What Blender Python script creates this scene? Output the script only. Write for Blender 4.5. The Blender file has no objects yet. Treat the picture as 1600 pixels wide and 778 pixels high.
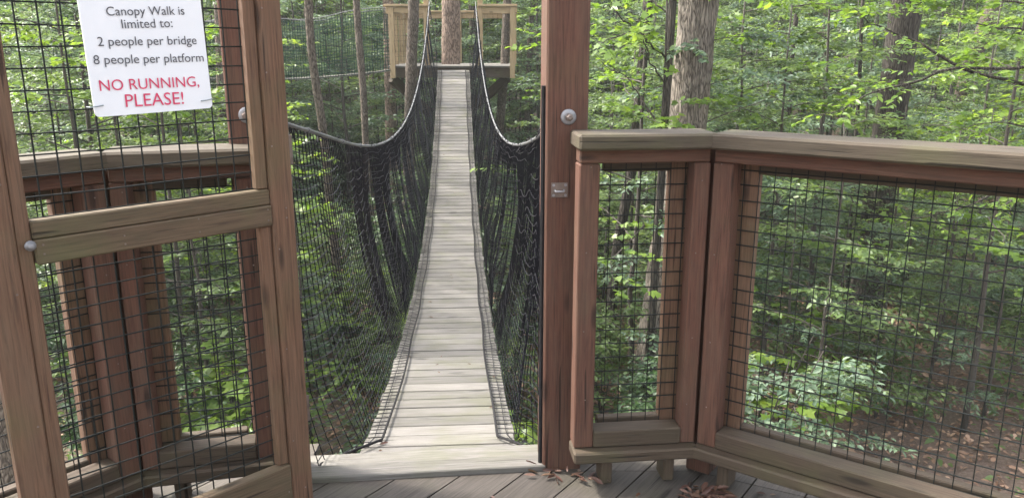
import bpy, bmesh, math, random
import numpy as np
from mathutils import Vector, Matrix
random.seed(7)
RNG = np.random.default_rng(11)
scene = bpy.context.scene
COL = scene.collection

# ------------------------------------------------------------------ camera, sky, sun, exposure
FPX, PITCH, EYE = 1250.0, math.radians(14.1), 1.5
cam_d = bpy.data.cameras.new('camera')
cam_d.sensor_width = 36.0
cam_d.lens = 36.0 * FPX / 1600.0
cam_d.clip_start = 0.05
cam_d.clip_end = 1500.0
cam = bpy.data.objects.new('camera', cam_d)
COL.objects.link(cam)
cam.location = (0, 0, EYE)
cam.rotation_euler = (math.pi / 2 - PITCH, 0, 0)
scene.camera = cam

TO_SUN = Vector((-0.60, 0.22, 0.77)).normalized()
SUN_EL = math.asin(TO_SUN.z)
SUN_ROT = math.atan2(TO_SUN.x, TO_SUN.y)
world = bpy.data.worlds.new('World')
scene.world = world
world.use_nodes = True
wn, wl = world.node_tree.nodes, world.node_tree.links
bg = wn['Background']
sky = wn.new('ShaderNodeTexSky')
sky.sky_type = 'NISHITA'
sky.sun_disc = False
sky.sun_elevation = SUN_EL
sky.sun_rotation = SUN_ROT
sky.air_density = 1.0
sky.dust_density = 4.0
sky.ozone_density = 0.5
hsv = wn.new('ShaderNodeHueSaturation')
hsv.inputs['Saturation'].default_value = 0.35
wl.new(sky.outputs[0], hsv.inputs['Color'])
wl.new(hsv.outputs[0], bg.inputs['Color'])
bg.inputs['Strength'].default_value = 0.15
sun_d = bpy.data.lights.new('sun', 'SUN')
sun_d.energy = 2.3
sun_d.angle = math.radians(6)
sun_d.color = (1.0, 0.95, 0.86)
sun = bpy.data.objects.new('sun', sun_d)
COL.objects.link(sun)
sun.location = (-10, 5, 20)
sun.rotation_euler = (-TO_SUN).to_track_quat('-Z', 'Y').to_euler()
vs = scene.view_settings
vs.view_transform = 'Standard'
vs.look = 'None'
vs.gamma = 1.0
vs.use_curve_mapping = False
vs.exposure = 2.4
scene.cycles.max_bounces = 9
scene.cycles.diffuse_bounces = 6
scene.cycles.glossy_bounces = 2
scene.cycles.transmission_bounces = 5
scene.cycles.transparent_max_bounces = 4
scene.cycles.sample_clamp_indirect = 6.0


def ray(x, y):
    u, v = (x - 800) / FPX, (y - 389) / FPX
    return Vector((u, math.cos(PITCH) - v * math.sin(PITCH), -(math.sin(PITCH) + v * math.cos(PITCH))))


def at(x, y, Y):                       # photo pixel seen at forward distance Y, as a world point
    r = ray(x, y)
    t = Y / r.y
    return Vector((r.x * t, Y, EYE + r.z * t))


def hit(x, y, p, n):                   # photo pixel on a plane
    r = ray(x, y)
    o = Vector((0, 0, EYE))
    return o + r * ((p - o).dot(n) / r.dot(n))


# ------------------------------------------------------------------ mesh helpers
class MB:
    """collects shapes; build() links them as ONE mesh object. gc = coordinates along each board's own grain."""
    def __init__(self):
        self.v, self.f, self.g = [], [], []

    def add(self, V, Fc, G=None):
        o = len(self.v)
        self.v.extend([tuple(p) for p in V])
        self.f.extend([tuple(i + o for i in q) for q in Fc])
        self.g.extend([tuple(p) for p in (G if G is not None else V)])

    def box(self, c, ax, size, ch=0.004):
        """chamfered box: centre c, axes ax (3 unit vectors), full sizes; grain runs along axis 0"""
        hx, hy, hz = [s / 2 for s in size]
        ch = min(ch, hx * .4, hy * .4, hz * .4)
        off = [random.uniform(0, 50) for _ in range(3)]
        V, G, idx = [], [], {}
        for sx in (-1, 1):
            for sy in (-1, 1):
                for sz in (-1, 1):
                    for k in range(3):
                        p = [sx * (hx - (0 if k == 0 else ch)), sy * (hy - (0 if k == 1 else ch)), sz * (hz - (0 if k == 2 else ch))]
                        idx[(sx, sy, sz, k)] = len(V)
                        V.append(Vector(c) + ax[0] * p[0] + ax[1] * p[1] + ax[2] * p[2])
                        G.append((p[0] + off[0], p[1] + off[1], p[2] + off[2]))
        Fc = []
        for k in range(3):
            a, b = [i for i in range(3) if i != k]
            for s in (-1, 1):
                q = []
                for (sa, sb) in ((-1, -1), (1, -1), (1, 1), (-1, 1)):
                    t = [0, 0, 0]
                    t[k], t[a], t[b] = s, sa, sb
                    q.append(idx[(t[0], t[1], t[2], k)])
                Fc.append(q)
            for sa in (-1, 1):
                for sb in (-1, 1):
                    q = []
                    for s in (-1, 1):
                        t = [0, 0, 0]
                        t[k], t[a], t[b] = s, sa, sb
                        pr = (idx[tuple(t) + (a,)], idx[tuple(t) + (b,)])
                        q += pr if s == -1 else pr[::-1]
                    Fc.append(q)
        for sx in (-1, 1):
            for sy in (-1, 1):
                for sz in (-1, 1):
                    Fc.append([idx[(sx, sy, sz, k)] for k in range(3)])
        self.add(V, Fc, G)

    def board(self, p0, p1, w, t, up=(0, 0, 1), ch=0.004):
        """board from p0 to p1 along its centre line, w measured across (perpendicular to up), t along up"""
        p0, p1 = Vector(p0), Vector(p1)
        e = (p1 - p0)
        L = e.length
        e.normalize()
        u = Vector(up)
        u = (u - e * u.dot(e)).normalized()
        s = u.cross(e)
        self.box((p0 + p1) / 2, (e, s, u), (L, w, t), ch)

    def tube(self, pts, rad, n=6, cap=True):
        P = np.array([tuple(p) for p in pts], float)
        m = len(P)
        R = np.full(m, rad) if np.isscalar(rad) else np.array(rad, float)
        T = np.gradient(P, axis=0)
        T /= np.linalg.norm(T, axis=1)[:, None] + 1e-9
        ref = np.array([0, 0, 1.0]) if abs(T[:, 2]).mean() < .8 else np.array([1.0, 0, 0])
        A = np.cross(T, ref)
        A /= np.linalg.norm(A, axis=1)[:, None] + 1e-9
        B = np.cross(T, A)
        ang = np.arange(n) * 2 * math.pi / n
        V = P[:, None] + R[:, None, None] * (np.cos(ang)[None, :, None] * A[:, None] + np.sin(ang)[None, :, None] * B[:, None])
        L = np.concatenate([[0], np.cumsum(np.linalg.norm(np.diff(P, axis=0), axis=1))])
        o1 = random.uniform(0, 40)
        G = [(L[i] + o1, math.cos(a) * R[i], math.sin(a) * R[i]) for i in range(m) for a in ang]
        Fc = [(i * n + k, i * n + (k + 1) % n, (i + 1) * n + (k + 1) % n, (i + 1) * n + k) for i in range(m - 1) for k in range(n)]
        if cap and n > 3:
            Fc.append(tuple(range(n))[::-1])
            Fc.append(tuple(range((m - 1) * n, m * n)))
        self.add(V.reshape(-1, 3), Fc, G)

    def lathe(self, c, axis, prof, n=16):
        """profile [(distance along axis, radius)...] revolved"""
        a = Vector(axis).normalized()
        b = a.orthogonal().normalized()
        d = a.cross(b)
        V = [Vector(c) + a * h + (b * math.cos(2 * math.pi * k / n) + d * math.sin(2 * math.pi * k / n)) * r for h, r in prof for k in range(n)]
        m = len(prof)
        Fc = [(i * n + k, i * n + (k + 1) % n, (i + 1) * n + (k + 1) % n, (i + 1) * n + k) for i in range(m - 1) for k in range(n)]
        Fc += [tuple(range(n))[::-1], tuple(range((m - 1) * n, m * n))]
        self.add(V, Fc)

    def build(self, name, mat, parent=None, smooth=False, fix=True):
        base = root_loc(parent)
        me = bpy.data.meshes.new(name)
        V = np.array(self.v, float) - np.array(base)
        me.from_pydata(V.tolist(), [], self.f)
        at_ = me.attributes.new('gc', 'FLOAT_VECTOR', 'POINT')
        at_.data.foreach_set('vector', np.array(self.g, np.float32).ravel())
        if fix:
            bm = bmesh.new()
            bm.from_mesh(me)
            bmesh.ops.recalc_face_normals(bm, faces=bm.faces)
            bm.to_mesh(me)
            bm.free()
        if smooth:
            me.polygons.foreach_set('use_smooth', [True] * len(me.polygons))
        me.materials.append(mat)
        o = bpy.data.objects.new(name, me)
        COL.objects.link(o)
        if parent:
            o.parent = parent
        return o


def root_loc(o):
    if o is None:
        return (0, 0, 0)
    while o.parent:
        o = o.parent
    return tuple(o.location)


def tag(o, label=None, cat=None, group=None, kind=None):
    if label: o['label'] = label
    if cat: o['category'] = cat
    if group: o['group'] = group
    if kind: o['kind'] = kind
    return o


def thing(name, label, cat, loc, group=None):
    o = bpy.data.objects.new(name, None)
    COL.objects.link(o)
    o.empty_display_size = 0.1
    o.location = loc
    return tag(o, label, cat, group)


def array_mesh(name, V, loops, starts, mat, extra_gc=None, smooth=False):
    me = bpy.data.meshes.new(name)
    me.vertices.add(len(V))
    me.vertices.foreach_set('co', V.astype(np.float32).ravel())
    me.loops.add(len(loops))
    me.loops.foreach_set('vertex_index', loops.astype(np.int32))
    me.polygons.add(len(starts))
    me.polygons.foreach_set('loop_start', starts.astype(np.int32))
    me.update(calc_edges=True)
    if smooth:
        me.polygons.foreach_set('use_smooth', np.ones(len(starts), bool))
    me.materials.append(mat)
    return me


# ------------------------------------------------------------------ materials
def new_mat(name):
    m = bpy.data.materials.new(name)
    m.use_nodes = True
    nt = m.node_tree
    return m, nt, nt.nodes, nt.links, nt.nodes['Principled BSDF']


def ramp(n, stops):
    r = n.new('ShaderNodeValToRGB')
    el = r.color_ramp.elements
    while len(el) < len(stops):
        el.new(0.5)
    for e, (p, c) in zip(el, stops):
        e.position = p
        e.color = (*c, 1)
    return r


def wood(name, dark, light, weather, w_amt=0.3, algae=0.0, rough=0.75, vary=0.25, bump=0.4):
    m, nt, n, l, b = new_mat(name)
    a = n.new('ShaderNodeAttribute'); a.attribute_name = 'gc'
    mp = n.new('ShaderNodeMapping'); mp.inputs['Scale'].default_value = (2.6, 70, 70)
    l.new(a.outputs['Vector'], mp.inputs[0])
    grain = n.new('ShaderNodeTexNoise'); grain.inputs['Scale'].default_value = 2.2; grain.inputs['Detail'].default_value = 6; grain.inputs['Roughness'].default_value = .65
    grain.inputs['Distortion'].default_value = .6
    l.new(mp.outputs[0], grain.inputs['Vector'])
    r = ramp(n, [(0.27, tuple(c * .62 for c in dark)), (.47, tuple((c + d) * .5 for c, d in zip(dark, light))), (0.7, tuple(c * 1.12 for c in light))])
    l.new(grain.outputs['Fac'], r.inputs[0])
    # broad patches of weathering
    mp2 = n.new('ShaderNodeMapping'); mp2.inputs['Scale'].default_value = (2.0, 9, 9)
    l.new(a.outputs['Vector'], mp2.inputs[0])
    pat = n.new('ShaderNodeTexNoise'); pat.inputs['Scale'].default_value = 1.6; pat.inputs['Detail'].default_value = 5; pat.inputs['Roughness'].default_value = .7
    l.new(mp2.outputs[0], pat.inputs['Vector'])
    pr = n.new('ShaderNodeMapRange'); pr.inputs['From Min'].default_value = .42; pr.inputs['From Max'].default_value = .72; pr.inputs['To Max'].default_value = w_amt
    l.new(pat.outputs['Fac'], pr.inputs['Value'])
    mx = n.new('ShaderNodeMix'); mx.data_type = 'RGBA'
    l.new(pr.outputs[0], mx.inputs[0]); l.new(r.outputs[0], mx.inputs[6]); mx.inputs[7].default_value = (*weather, 1)
    last = mx.outputs[2]
    if algae:
        ns = n.new('ShaderNodeTexNoise'); ns.inputs['Scale'].default_value = 4.5; ns.inputs['Detail'].default_value = 6
        geo0 = n.new('ShaderNodeNewGeometry'); l.new(geo0.outputs['Position'], ns.inputs['Vector'])
        ar = n.new('ShaderNodeMapRange'); ar.inputs['From Min'].default_value = .5; ar.inputs['From Max'].default_value = .7; ar.inputs['To Max'].default_value = algae
        l.new(ns.outputs['Fac'], ar.inputs['Value'])
        m3 = n.new('ShaderNodeMix'); m3.data_type = 'RGBA'
        l.new(ar.outputs[0], m3.inputs[0]); l.new(last, m3.inputs[6]); m3.inputs[7].default_value = (.085, .09, .035, 1)
        last = m3.outputs[2]
    # dark checks (drying cracks) along the grain
    mp3 = n.new('ShaderNodeMapping'); mp3.inputs['Scale'].default_value = (1.1, 26, 26)
    l.new(a.outputs['Vector'], mp3.inputs[0])
    ck = n.new('ShaderNodeTexNoise'); ck.inputs['Scale'].default_value = 1.7; ck.inputs['Detail'].default_value = 2
    l.new(mp3.outputs[0], ck.inputs['Vector'])
    cr = n.new('ShaderNodeMapRange'); cr.inputs['From Min'].default_value = .285; cr.inputs['From Max'].default_value = .32; cr.inputs['To Min'].default_value = .35; cr.inputs['To Max'].default_value = 1
    l.new(ck.outputs['Fac'], cr.inputs['Value'])
    # knots
    mp4 = n.new('ShaderNodeMapping'); mp4.inputs['Scale'].default_value = (2.6, 11, 11)
    l.new(a.outputs['Vector'], mp4.inputs[0])
    kn = n.new('ShaderNodeTexVoronoi'); kn.inputs['Scale'].default_value = 1.0
    l.new(mp4.outputs[0], kn.inputs['Vector'])
    kr = n.new('ShaderNodeMapRange'); kr.inputs['From Min'].default_value = .07; kr.inputs['From Max'].default_value = .15; kr.inputs['To Min'].default_value = .38; kr.inputs['To Max'].default_value = 1
    l.new(kn.outputs['Distance'], kr.inputs['Value'])
    km = n.new('ShaderNodeMath'); km.operation = 'MULTIPLY'
    l.new(kr.outputs[0], km.inputs[0]); l.new(cr.outputs[0], km.inputs[1])
    geo = n.new('ShaderNodeNewGeometry')
    vr = n.new('ShaderNodeMapRange'); vr.inputs['To Min'].default_value = 1 - vary; vr.inputs['To Max'].default_value = 1 + vary
    l.new(geo.outputs['Random Per Island'], vr.inputs['Value'])
    mm = n.new('ShaderNodeMath'); mm.operation = 'MULTIPLY'
    l.new(km.outputs[0], mm.inputs[0]); l.new(vr.outputs[0], mm.inputs[1])
    vm = n.new('ShaderNodeVectorMath'); vm.operation = 'SCALE'
    l.new(last, vm.inputs[0]); l.new(mm.outputs[0], vm.inputs['Scale'])
    l.new(vm.outputs[0], b.inputs['Base Color'])
    b.inputs['Roughness'].default_value = rough
    b.inputs['Specular IOR Level'].default_value = .3
    add = n.new('ShaderNodeMath'); add.operation = 'ADD'
    l.new(grain.outputs['Fac'], add.inputs[0]); l.new(cr.outputs[0], add.inputs[1])
    bp = n.new('ShaderNodeBump'); bp.inputs['Strength'].default_value = bump; bp.inputs['Distance'].default_value = .004
    l.new(add.outputs[0], bp.inputs['Height']); l.new(bp.outputs[0], b.inputs['Normal'])
    return m


def plain(name, col, rough=.5, metal=0., noise=0.25, scale=40, spec=.5):
    m, nt, n, l, b = new_mat(name)
    tx = n.new('ShaderNodeTexNoise'); tx.inputs['Scale'].default_value = scale; tx.inputs['Detail'].default_value = 4
    geo = n.new('ShaderNodeNewGeometry'); l.new(geo.outputs['Position'], tx.inputs['Vector'])
    r = ramp(n, [(.3, tuple(c * (1 - noise) for c in col)), (.7, tuple(min(1, c * (1 + noise)) for c in col))])
    l.new(tx.outputs['Fac'], r.inputs[0]); l.new(r.outputs[0], b.inputs['Base Color'])
    b.inputs['Roughness'].default_value = rough
    b.inputs['Metallic'].default_value = metal
    b.inputs['Specular IOR Level'].default_value = spec
    return m


def leaf_mat(name, c1, c2, c3, transl=.4, rough=.42):
    m, nt, n, l, b = new_mat(name)
    geo = n.new('ShaderNodeNewGeometry')
    oi = n.new('ShaderNodeObjectInfo')
    r = ramp(n, [(0, c1), (.55, c2), (1, c3)])
    mxr = n.new('ShaderNodeMath'); mxr.operation = 'MULTIPLY_ADD'; mxr.inputs[1].default_value = .72
    sc = n.new('ShaderNodeMath'); sc.operation = 'MULTIPLY'; sc.inputs[1].default_value = .28
    l.new(oi.outputs['Random'], sc.inputs[0])
    l.new(geo.outputs['Random Per Island'], mxr.inputs[0]); l.new(sc.outputs[0], mxr.inputs[2])
    l.new(mxr.outputs[0], r.inputs[0])
    l.new(r.outputs[0], b.inputs['Base Color'])
    b.inputs['Roughness'].default_value = rough
    b.inputs['Specular IOR Level'].default_value = .4
    tr = n.new('ShaderNodeBsdfTranslucent')
    g = n.new('ShaderNodeMix'); g.data_type = 'RGBA'; g.blend_type = 'MULTIPLY'; g.inputs[0].default_value = 1
    l.new(r.outputs[0], g.inputs[6]); g.inputs[7].default_value = (1.45, 1.42, .85, 1)
    l.new(g.outputs[2], tr.inputs['Color'])
    ms = n.new('ShaderNodeMixShader'); ms.inputs[0].default_value = transl
    l.new(b.outputs[0], ms.inputs[1]); l.new(tr.outputs[0], ms.inputs[2])
    l.new(ms.outputs[0], n['Material Output'].inputs['Surface'])
    return m


def bark_mat(name, dark, light, zs=.16, scale=26, moss=0.0):
    m, nt, n, l, b = new_mat(name)
    a = n.new('ShaderNodeTexCoord')
    mp = n.new('ShaderNodeMapping'); mp.inputs['Scale'].default_value = (1, 1, zs)
    l.new(a.outputs['Object'], mp.inputs[0])
    nz = n.new('ShaderNodeTexNoise'); nz.inputs['Scale'].default_value = 9; nz.inputs['Detail'].default_value = 4
    l.new(mp.outputs[0], nz.inputs['Vector'])
    ad = n.new('ShaderNodeMix'); ad.data_type = 'RGBA'; ad.blend_type = 'LINEAR_LIGHT'; ad.inputs[0].default_value = .10
    l.new(mp.outputs[0], ad.inputs[6]); l.new(nz.outputs['Color'], ad.inputs[7])
    vo = n.new('ShaderNodeTexVoronoi'); vo.feature = 'DISTANCE_TO_EDGE'; vo.inputs['Scale'].default_value = scale
    l.new(ad.outputs[2], vo.inputs['Vector'])
    fine = n.new('ShaderNodeTexNoise'); fine.inputs['Scale'].default_value = 60; fine.inputs['Detail'].default_value = 5
    l.new(mp.outputs[0], fine.inputs['Vector'])
    s = n.new('ShaderNodeMath'); s.operation = 'MULTIPLY_ADD'; s.inputs[1].default_value = 1.5
    l.new(vo.outputs['Distance'], s.inputs[0]); 
    f2 = n.new('ShaderNodeMath'); f2.operation = 'MULTIPLY'; f2.inputs[1].default_value = .55
    l.new(fine.outputs['Fac'], f2.inputs[0]); l.new(f2.outputs[0], s.inputs[2])
    r = ramp(n, [(.22, dark), (.62, light)])
    l.new(s.outputs[0], r.inputs[0])
    big = n.new('ShaderNodeTexNoise'); big.inputs['Scale'].default_value = 2.3; big.inputs['Detail'].default_value = 4
    l.new(a.outputs['Object'], big.inputs['Vector'])
    br = n.new('ShaderNodeMapRange'); br.inputs['From Min'].default_value = .3; br.inputs['From Max'].default_value = .7; br.inputs['To Min'].default_value = .7; br.inputs['To Max'].default_value = 1.25
    l.new(big.outputs['Fac'], br.inputs['Value'])
    vm = n.new('ShaderNodeVectorMath'); vm.operation = 'SCALE'
    l.new(r.outputs[0], vm.inputs[0]); l.new(br.outputs[0], vm.inputs['Scale'])
    l.new(vm.outputs[0], b.inputs['Base Color'])
    b.inputs['Roughness'].default_value = .9
    b.inputs['Specular IOR Level'].default_value = .2
    bp = n.new('ShaderNodeBump'); bp.inputs['Strength'].default_value = .9; bp.inputs['Distance'].default_value = .02
    l.new(s.outputs[0], bp.inputs['Height']); l.new(bp.outputs[0], b.inputs['Normal'])
    return m


M = {}
M['timber'] = wood('stained_timber', (.057, .0255, .0165), (.118, .053, .0345), (.10, .066, .046), .55, .12)
M['gate'] = wood('gate_timber', (0.0774, 0.0387, 0.02236), (0.1548, 0.086, 0.0516), (0.1376, 0.0946, 0.06192), .5, .3)
M['ledge'] = wood('worn_timber', (0.0424, 0.02851, 0.01901), (0.07676, 0.05409, 0.03655), (0.04386, 0.03801, 0.02193), .5, .3)
M['cap'] = wood('weathered_cap', (0.03996, 0.02966, 0.01998), (0.08173, 0.06296, 0.0436), (0.0666, 0.05449, 0.03754), .5, .3)
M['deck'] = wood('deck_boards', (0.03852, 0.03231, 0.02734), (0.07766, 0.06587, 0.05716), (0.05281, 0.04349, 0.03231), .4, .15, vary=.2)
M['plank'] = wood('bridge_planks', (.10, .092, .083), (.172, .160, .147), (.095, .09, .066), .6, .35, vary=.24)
M['gate_rail'] = wood('gate_rail_timber', (0.0645, 0.04128, 0.02408), (0.1204, 0.0817, 0.04988), (0.0645, 0.05848, 0.03096), .6, .45)
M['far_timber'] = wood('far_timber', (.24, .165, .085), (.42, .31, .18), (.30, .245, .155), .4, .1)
M['wire'] = plain('coated_wire', (.007, .009, .008), .6, spec=.2)
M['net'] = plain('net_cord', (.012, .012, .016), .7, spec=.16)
M['rope'] = plain('steel_cable', (0.112, 0.112, 0.112), .5, .2)
M['net_rope'] = plain('net_edge_rope', (.018, .017, .018), .8, spec=.15)
M['zinc'] = plain('galvanised_steel', (.24, .24, .25), .5, .6)
M['iron'] = plain('latch_plate', (.15, .12, .105), .5, .6)
M['sign'] = plain('sign_panel', (0.64, 0.656, 0.688), .35, 0, .02, 6)
M['ink'] = plain('sign_ink', (.06, .06, .07), .6, 0, .1)
M['red'] = plain('sign_red', (.50, .025, .09), .6, 0, .1)
M['grey_tie'] = plain('grey_tie', (.22, .26, .27), .5)
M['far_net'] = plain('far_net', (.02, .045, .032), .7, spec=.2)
M['bark'] = bark_mat('bark_grey', (.035, .028, .023), (.25, .215, .18), .13, 40)
M['bark_dark'] = bark_mat('bark_dark', (.012, .010, .008), (.07, .06, .05), .13, 34)
M['bark_red'] = bark_mat('bark_red', (.06, .042, .032), (.25, .185, .145), .3, 20)
M['bark_mid'] = bark_mat('bark_mid', (.03, .023, .018), (.145, .118, .094), .3, 30)
M['twig'] = plain('twig_bark', (.05, .042, .034), .9)
M['leaf_yellow'] = leaf_mat('leaf_yellow_green', (.06, .115, .02), (.115, .19, .03), (.20, .27, .05), .5)
M['leaf_mid'] = leaf_mat('leaf_mid_green', (.055, .09, .031), (.092, .143, .048), (.15, .205, .08), .45)
M['leaf_cool'] = leaf_mat('leaf_cool_green', (.05, .088, .055), (.09, .142, .088), (.165, .22, .145), .42, .5)
M['leaf_dark'] = leaf_mat('leaf_dark_green', (.022, .05, .018), (.04, .08, .026), (.08, .13, .04), .35)
M['litter'] = leaf_mat('dead_leaf', (0.1345, 0.07535, 0.05023), (0.287, 0.1704, 0.1112), (0.5741, 0.3947, 0.287), .12, .7)
M['litter_red'] = leaf_mat('dead_leaf_red', (.05, .02, .015), (.10, .05, .034), (.19, .125, .08), .08, .6)

# ground
m, nt, n, l, b = new_mat('forest_floor')
geo = n.new('ShaderNodeNewGeometry')
n1 = n.new('ShaderNodeTexNoise'); n1.inputs['Scale'].default_value = 26; n1.inputs['Detail'].default_value = 8; n1.inputs['Roughness'].default_value = .8
n2 = n.new('ShaderNodeTexNoise'); n2.inputs['Scale'].default_value = .45; n2.inputs['Detail'].default_value = 5
l.new(geo.outputs['Position'], n1.inputs['Vector']); l.new(geo.outputs['Position'], n2.inputs['Vector'])
r1 = ramp(n, [(.25, (.045, .03, .023)), (.5, (.15, .10, .075)), (.75, (.32, .235, .18))])
l.new(n1.outputs['Fac'], r1.inputs[0])
mr = n.new('ShaderNodeMapRange'); mr.inputs['From Min'].default_value = .5; mr.inputs['From Max'].default_value = .68; mr.inputs['To Max'].default_value = .55
l.new(n2.outputs['Fac'], mr.inputs['Value'])
mx = n.new('ShaderNodeMix'); mx.data_type = 'RGBA'
l.new(mr.outputs[0], mx.inputs[0]); l.new(r1.outputs[0], mx.inputs[6]); mx.inputs[7].default_value = (.035, .06, .02, 1)
l.new(mx.outputs[2], b.inputs['Base Color']); b.inputs['Roughness'].default_value = .95
bp = n.new('ShaderNodeBump'); bp.inputs['Strength'].default_value = .8; bp.inputs['Distance'].default_value = .05
l.new(n1.outputs['Fac'], bp.inputs['Height']); l.new(bp.outputs[0], b.inputs['Normal'])
M['ground'] = m


# ------------------------------------------------------------------ ground
def gz(x, y):
    x, y = np.asarray(x, float), np.asarray(y, float)
    z = -2.65 + .18 * np.sin(x * .45 + 1.3) * np.cos(y * .38) + .10 * np.sin(x * 1.1 + y * .7)
    d = np.hypot(x, y)
    return z + np.clip(d - 10, 0, 200) * .022 + np.clip(d - 45, 0, 70) * .10


def grid_lines():
    a = np.concatenate([np.arange(-40, 40.1, .5)])
    b = np.array([44, 50, 60, 75, 95, 130, 200, 400, 800.])
    return np.concatenate([-b[::-1], a, b])


gx = grid_lines()
GX, GY = np.meshgrid(gx, gx)
GZ = gz(GX, GY)
Vg = np.stack([GX, GY, GZ], -1).reshape(-1, 3)
k = len(gx)
i, j = np.meshgrid(np.arange(k - 1), np.arange(k - 1), indexing='ij')
q = np.stack([i * k + j, i * k + j + 1, (i + 1) * k + j + 1, (i + 1) * k + j], -1).reshape(-1, 4)
me = array_mesh('ground', Vg, q.ravel(), np.arange(len(q)) * 4, M['ground'], smooth=True)
g = bpy.data.objects.new('ground', me)
COL.objects.link(g)
tag(g, 'brown leaf-strewn forest floor below the walkway', 'ground', kind='structure')

# ------------------------------------------------------------------ near platform
UP = Vector((0, 0, 1))


def clip_poly(poly, p, nrm):           # keep the side where (x-p).n >= 0
    out = []
    for a, c in zip(poly, poly[1:] + poly[:1]):
        da, dc = (a - p).dot(nrm), (c - p).dot(nrm)
        if da >= 0:
            out.append(a)
        if da * dc < 0:
            out.append(a + (c - a) * (da / (da - dc)))
    return out


TH_L, TH_R = Vector((-.745, 2.552, 0)), Vector((.125, 2.643, 0))      # front edge of the threshold
RA, RC = Vector((.215, 2.535, 0)), Vector((.645, 2.58, 0))
RE = RC + Vector((.81, -.586, 0)).normalized() * 1.75
LA, LC = Vector((-.80, 2.48, 0)), Vector((-1.215, 2.38, 0))
LE = LC + Vector((-.62, -.785, 0)).normalized() * 1.7
outlines = [[Vector((v[0], v[1])) for v in o_] for o_ in (
    (TH_L, LC + Vector((-.02, .04, 0)), LE + Vector((-.35, .2, 0)), Vector((-2.4, -.6, 0)), Vector((2.3, -.6, 0)), RE + Vector((.35, .2, 0)), RC + Vector((.02, .06, 0)), TH_R),
    (TH_R + Vector((.004, .002, 0)), TH_R + Vector((.01, .3, 0)), RC + Vector((.12, .40, 0)), RC + Vector((.021, .063, 0))),
    (RC + Vector((.124, .40, 0)), RE + Vector((.36, .21, 0)), RC + Vector((.024, .061, 0))),
    (TH_L + Vector((-.004, .002, 0)), LC + Vector((-.021, .043, 0)), LC + Vector((-.12, .40, 0)), TH_L + Vector((-.01, .3, 0))),
    (LC + Vector((-.024, .041, 0)), LE + Vector((-.36, .21, 0)), LC + Vector((-.124, .40, 0))))]
dk = MB()
dd = Vector((.58, .815)).normalized()
dp = Vector((dd.y, -dd.x))
PW = .176
s0 = -3.6
while s0 < 3.6:
    poly = [dd * -5 + dp * (s0 + .003), dd * 5 + dp * (s0 + .003), dd * 5 + dp * (s0 + PW - .003), dd * -5 + dp * (s0 + PW - .003)]
    strip = poly
    for outline in outlines:
        poly = strip
        cx = sum((p.x for p in outline)) / len(outline); cy = sum((p.y for p in outline)) / len(outline)
        for a, c in zip(outline, outline[1:] + outline[:1]):
            e = c - a
            nn = Vector((-e.y, e.x))
            if nn.dot(Vector((cx, cy)) - a) < 0:
                nn = -nn
            if len(poly) > 2:
                poly = clip_poly(poly, a, nn)
        if len(poly) < 3:
            continue
        mq = len(poly)
        off = random.uniform(0, 40)
        V = [(p.x, p.y, z) for z in (0, -.038) for p in poly]
        G = [(p.dot(dd) + off, p.dot(dp) + off, z) for z in (0, -.038) for p in poly]
        Fc = [tuple(range(mq)), tuple(range(mq, 2 * mq))[::-1]] + [(i, (i + 1) % mq, mq + (i + 1) % mq, mq + i) for i in range(mq)]
        dk.add(V, Fc, G)
    s0 += PW
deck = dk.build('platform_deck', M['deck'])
tag(deck, 'grey diagonal deck boards of the near wooden platform', 'deck', kind='structure')

# threshold: two boards across the gateway
eth = (TH_R - TH_L).normalized()
nth = Vector((-eth.y, eth.x, 0))
th = MB()
th.board(TH_L + nth * .044 + UP * .0, TH_R + nth * .044 + UP * .0, .086, .044)
th.board(TH_L + nth * .148 - UP * .012, TH_R + nth * .148 - UP * .012, .09, .04)
o = th.build('threshold', M['plank'])
tag(o, 'pale wooden threshold boards across the gateway', 'threshold')


# ------------------------------------------------------------------ gate posts
def make_post(label, xl, yf, bolt_px, plate):
    w = .14
    e = eth
    n_ = Vector((eth.y, -eth.x, 0))     # towards the camera
    base = Vector((xl, yf, 0))
    c0 = base + e * w / 2 - n_ * w / 2
    t = thing('gate_post', label, 'post', (c0.x, c0.y, 0), 'posts of the gateway')
    b_ = MB()
    b_.board(c0 + UP * -.25, c0 + UP * 2.5, w, w, up=n_, ch=.006)
    b_.build('post', M['timber'], t)
    p = hit(*bolt_px, base, n_)
    bo = MB()
    bo.lathe(p + n_ * .001, n_, [(0, .026), (.004, .026), (.007, .022), (.008, .016)], 20)
    bo.build('washer', M['zinc'], t, True)
    nu = MB()
    nu.lathe(p + n_ * .010, n_, [(0, .0135), (.012, .0135), (.013, .010), (.024, .010), (.026, .007)], 6)
    nu.build('bolt', M['iron'], t)
    if plate:
        q0 = hit(874, 297, base, n_)
        pl = MB()
        pl.box(q0 + n_ * .003, (e, UP, n_), (.056, .05, .004), .001)
        pp = pl.build('strike_plate', M['iron'], t)
        st = MB()
        st.tube([q0 + e * -.016 + n_ * .004, q0 + e * -.015 + n_ * .016 + UP * -.003, q0 + e * .013 + n_ * .016 + UP * -.003, q0 + e * .015 + n_ * .004], .0035, 8)
        for sx in (-1, 1):
            for sz in (-1, 1):
                st.lathe(q0 + e * sx * .02 + UP * sz * .017 + n_ * .005, n_, [(0, .005), (.002, .004)], 8)
        st.build('staple', M['zinc'], pp)
    return t


make_post('reddish timber post right of the bridge entrance with bolt and latch plate', .112, 2.645, (888, 183), True)
make_post('dark reddish timber post behind the open gate, left of the bridge entrance', -.90, 2.545, (386, 180), False)


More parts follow.
